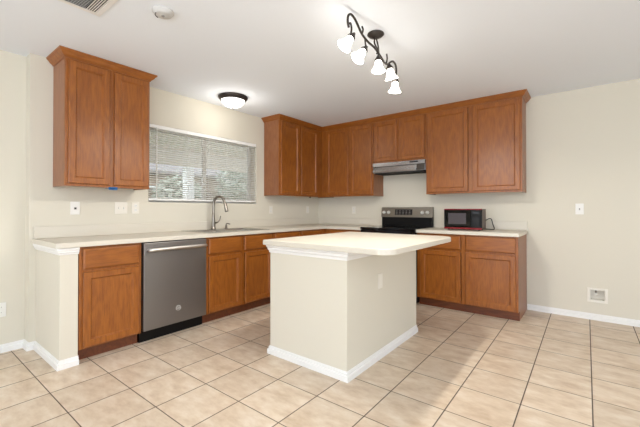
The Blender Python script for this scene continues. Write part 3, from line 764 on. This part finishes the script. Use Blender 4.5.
TX = 2.42
tl = thing('track_light', 'bronze scrolled five lamp track fixture with white bell shades on the ceiling', 'ceiling light', (2.40, -2.37, CEIL))
MB().lathe([(0, 0), (.060, 0), (.062, .006), (.052, .016), (.030, .024), (.014, .034), (0, .036)], Matrix.Translation((2.40, -2.37, CEIL-.0005)) @ Matrix.Rotation(PI, 4, 'X'), 32).build('canopy', M['bronze'], tl)
def T(y, z, dx=0): return (TX+dx, y, z)
MB().tube([T(-2.762, 2.325), T(-2.775, 2.36), T(-2.768, 2.40), T(-2.735, 2.422), T(-2.690, 2.412), T(-2.650, 2.385), T(-2.60, 2.350), T(-2.52, 2.328), T(-2.43, 2.322), T(-2.35, 2.298), T(-2.28, 2.268), T(-2.22, 2.270), T(-2.17, 2.305), T(-2.12, 2.325), T(-2.08, 2.31), T(-2.068, 2.27), T(-2.078, 2.215)], .0078, 10, 5).build('scroll_bar', M['bronze'], tl)
MB().tube([T(-2.765, 2.345), T(-2.742, 2.362), T(-2.730, 2.335), T(-2.735, 2.300), T(-2.722, 2.285)], .0062, 8, 4).build('scroll', M['bronze'], tl)
MB().tube([T(-2.60, 2.350), T(-2.585, 2.385), T(-2.60, 2.402)], .0062, 8, 4).build('scroll', M['bronze'], tl)
MB().tube([T(-2.24, 2.275), T(-2.225, 2.31), T(-2.235, 2.345)], .0062, 8, 4).build('scroll', M['bronze'], tl)
for s in (-1, 1):
    MB().tube([(2.40, -2.37+s*.010, CEIL-.033), (2.405, -2.37+s*.028, 2.37), (2.42, -2.37+s*.006, 2.32), (2.42, -2.37+s*.022, 2.29)], .006, 8, 4).build('stem', M['bronze'], tl)
bell = [(q_*.84, h_*.88) for q_, h_ in ((.016, 0), (.024, .004), (.030, .022), (.034, .045), (.043, .066), (.056, .084), (.060, .090), (.057, .0895), (.041, .068), (.031, .046), (.026, .022), (.014, .006))]
lamps = [  # cap position, axis of the shade
    ((TX, -2.722, 2.286), (-.35, -.50, -.80), (TX, -2.722, 2.290)),
    ((TX, -2.560, 2.262), (-.35, -.55, -.85), (TX, -2.560, 2.335)),
    ((TX, -2.368, 2.262), (.02, -.03, -1.0), (TX, -2.368, 2.300)),
    ((TX, -2.190, 2.262), (.05, .25, -.80), (TX, -2.190, 2.290)),
    ((TX, -2.080, 2.190), (-.10, .02, -.90), (TX, -2.078, 2.225)),
]
for cpz, ax, top in lamps:
    ax = Vector(ax).normalized(); p = Vector(cpz)
    rot = ax.to_track_quat('Z', 'Y').to_matrix().to_4x4()
    hdr = MB().lathe([(0, -.028), (.008, -.026), (.015, -.010), (.026, .006), (.027, .015), (0, .015)], Matrix.Translation(p) @ rot, 20)
    if (Vector(top)-p).length > .02: hdr.cyl(top, p-ax*.012, .006, 8)
    hdr = hdr.build('lamp_holder', M['bronze'], tl)
    MB().lathe(bell, Matrix.Translation(p+ax*.014) @ rot, 28, cap=False).build('bell_shade', M['shade'], hdr)
    sd_ = bpy.data.lights.new('bulb', 'SPOT'); sd_.energy = BULB; sd_.spot_size = math.radians(172); sd_.spot_blend = 0.35
    sd_.shadow_soft_size = .03; sd_.color = (1.0, .96, .90)
    so_ = bpy.data.objects.new('bulb', sd_); COL.objects.link(so_); so_.parent = tl; so_.location = p+ax*.098-wloc(tl)

sm = thing('smoke_detector', 'round white smoke detector on the ceiling left of the track light', 'smoke detector', (1.445, -3.478, CEIL))
c1 = Matrix.Translation((1.445, -3.478, CEIL-.0005)) @ Matrix.Rotation(PI, 4, 'X')
MB().lathe([(0, 0), (.066, 0), (.066, .008), (.060, .011), (.056, .022), (.044, .028), (0, .030)], c1, 36).build('housing', M['detector'], sm)
sv = MB()
for k in range(5):
    a_ = math.radians(200+k*16)
    sv.box((-.006, -.0015, 0), (.006, .0015, .004), mat=Matrix.Translation((1.445+.046*math.cos(a_), -3.478+.046*math.sin(a_), CEIL-.032)) @ Matrix.Rotation(a_+PI/2, 4, 'Z'))
sv.build('sensor_slots', M['dark'], sm)
MB().cyl((1.445, -3.478, CEIL-.034), (1.445, -3.478, CEIL-.0295), .010, 14).build('test_button', M['greyplastic'], sm)

vt = thing('air_vent', 'white ceiling air register with dark louvres at the top left', 'vent', (1.27, -3.90, CEIL))
vx0, vx1, vy0, vy1 = 1.060, 1.480, -4.130, -3.712
f = MB()
for (a, b_, c, d_) in ((vx0, vx0+.030, vy0, vy1), (vx1-.03, vx1, vy0, vy1), (vx0+.03, vx1-.03, vy0, vy0+.03), (vx0+.03, vx1-.03, vy1-.03, vy1)):
    f.box((a, c, CEIL-.008), (b_, d_, CEIL-.0005), .002)
f.build('frame', M['white'], vt)
B((vx0+.03, vy0+.03, CEIL-.003), (vx1-.03, vy1-.03, CEIL-.001)).build('duct_opening', M['dark'], vt)
l1 = MB()
for i in range(5):
    y = vy1-.037-i*.0125
    l1.box((vx0+.03, -.0040, -.0006), (vx1-.03, .0040, .0006), mat=Matrix.Translation((0, y, CEIL-.009)) @ Matrix.Rotation(math.radians(20), 4, 'X'))
l1.build('louvres', M['white'], vt)
l2 = MB()
nl = 20
for i in range(nl):
    x = vx0+.038+i*(vx1-vx0-.076)/(nl-1)
    l2.box((-.0058, vy0+.03, -.0006), (.0058, vy1-.098, .0006), mat=Matrix.Translation((x, 0, CEIL-.010)) @ Matrix.Rotation(math.radians(35), 4, 'Y'))
l2.build('louvres', M['white'], vt)

# repeats share a group phrase
GROUPS = {'base_cabinet': 'oak base cabinets', 'wall_cabinet': 'oak wall cabinets', 'wall_outlet': 'wall outlets',
          'light_switch': 'light switch plates', 'countertop': 'pale laminate countertops', 'backsplash': 'pale laminate backsplashes',
          'garden_tree': 'garden trees outside the window'}
for o in bpy.data.objects:
    if o.parent is None and 'label' in o.keys():
        g = GROUPS.get(o.name.split('.')[0])
        if g: o['group'] = g
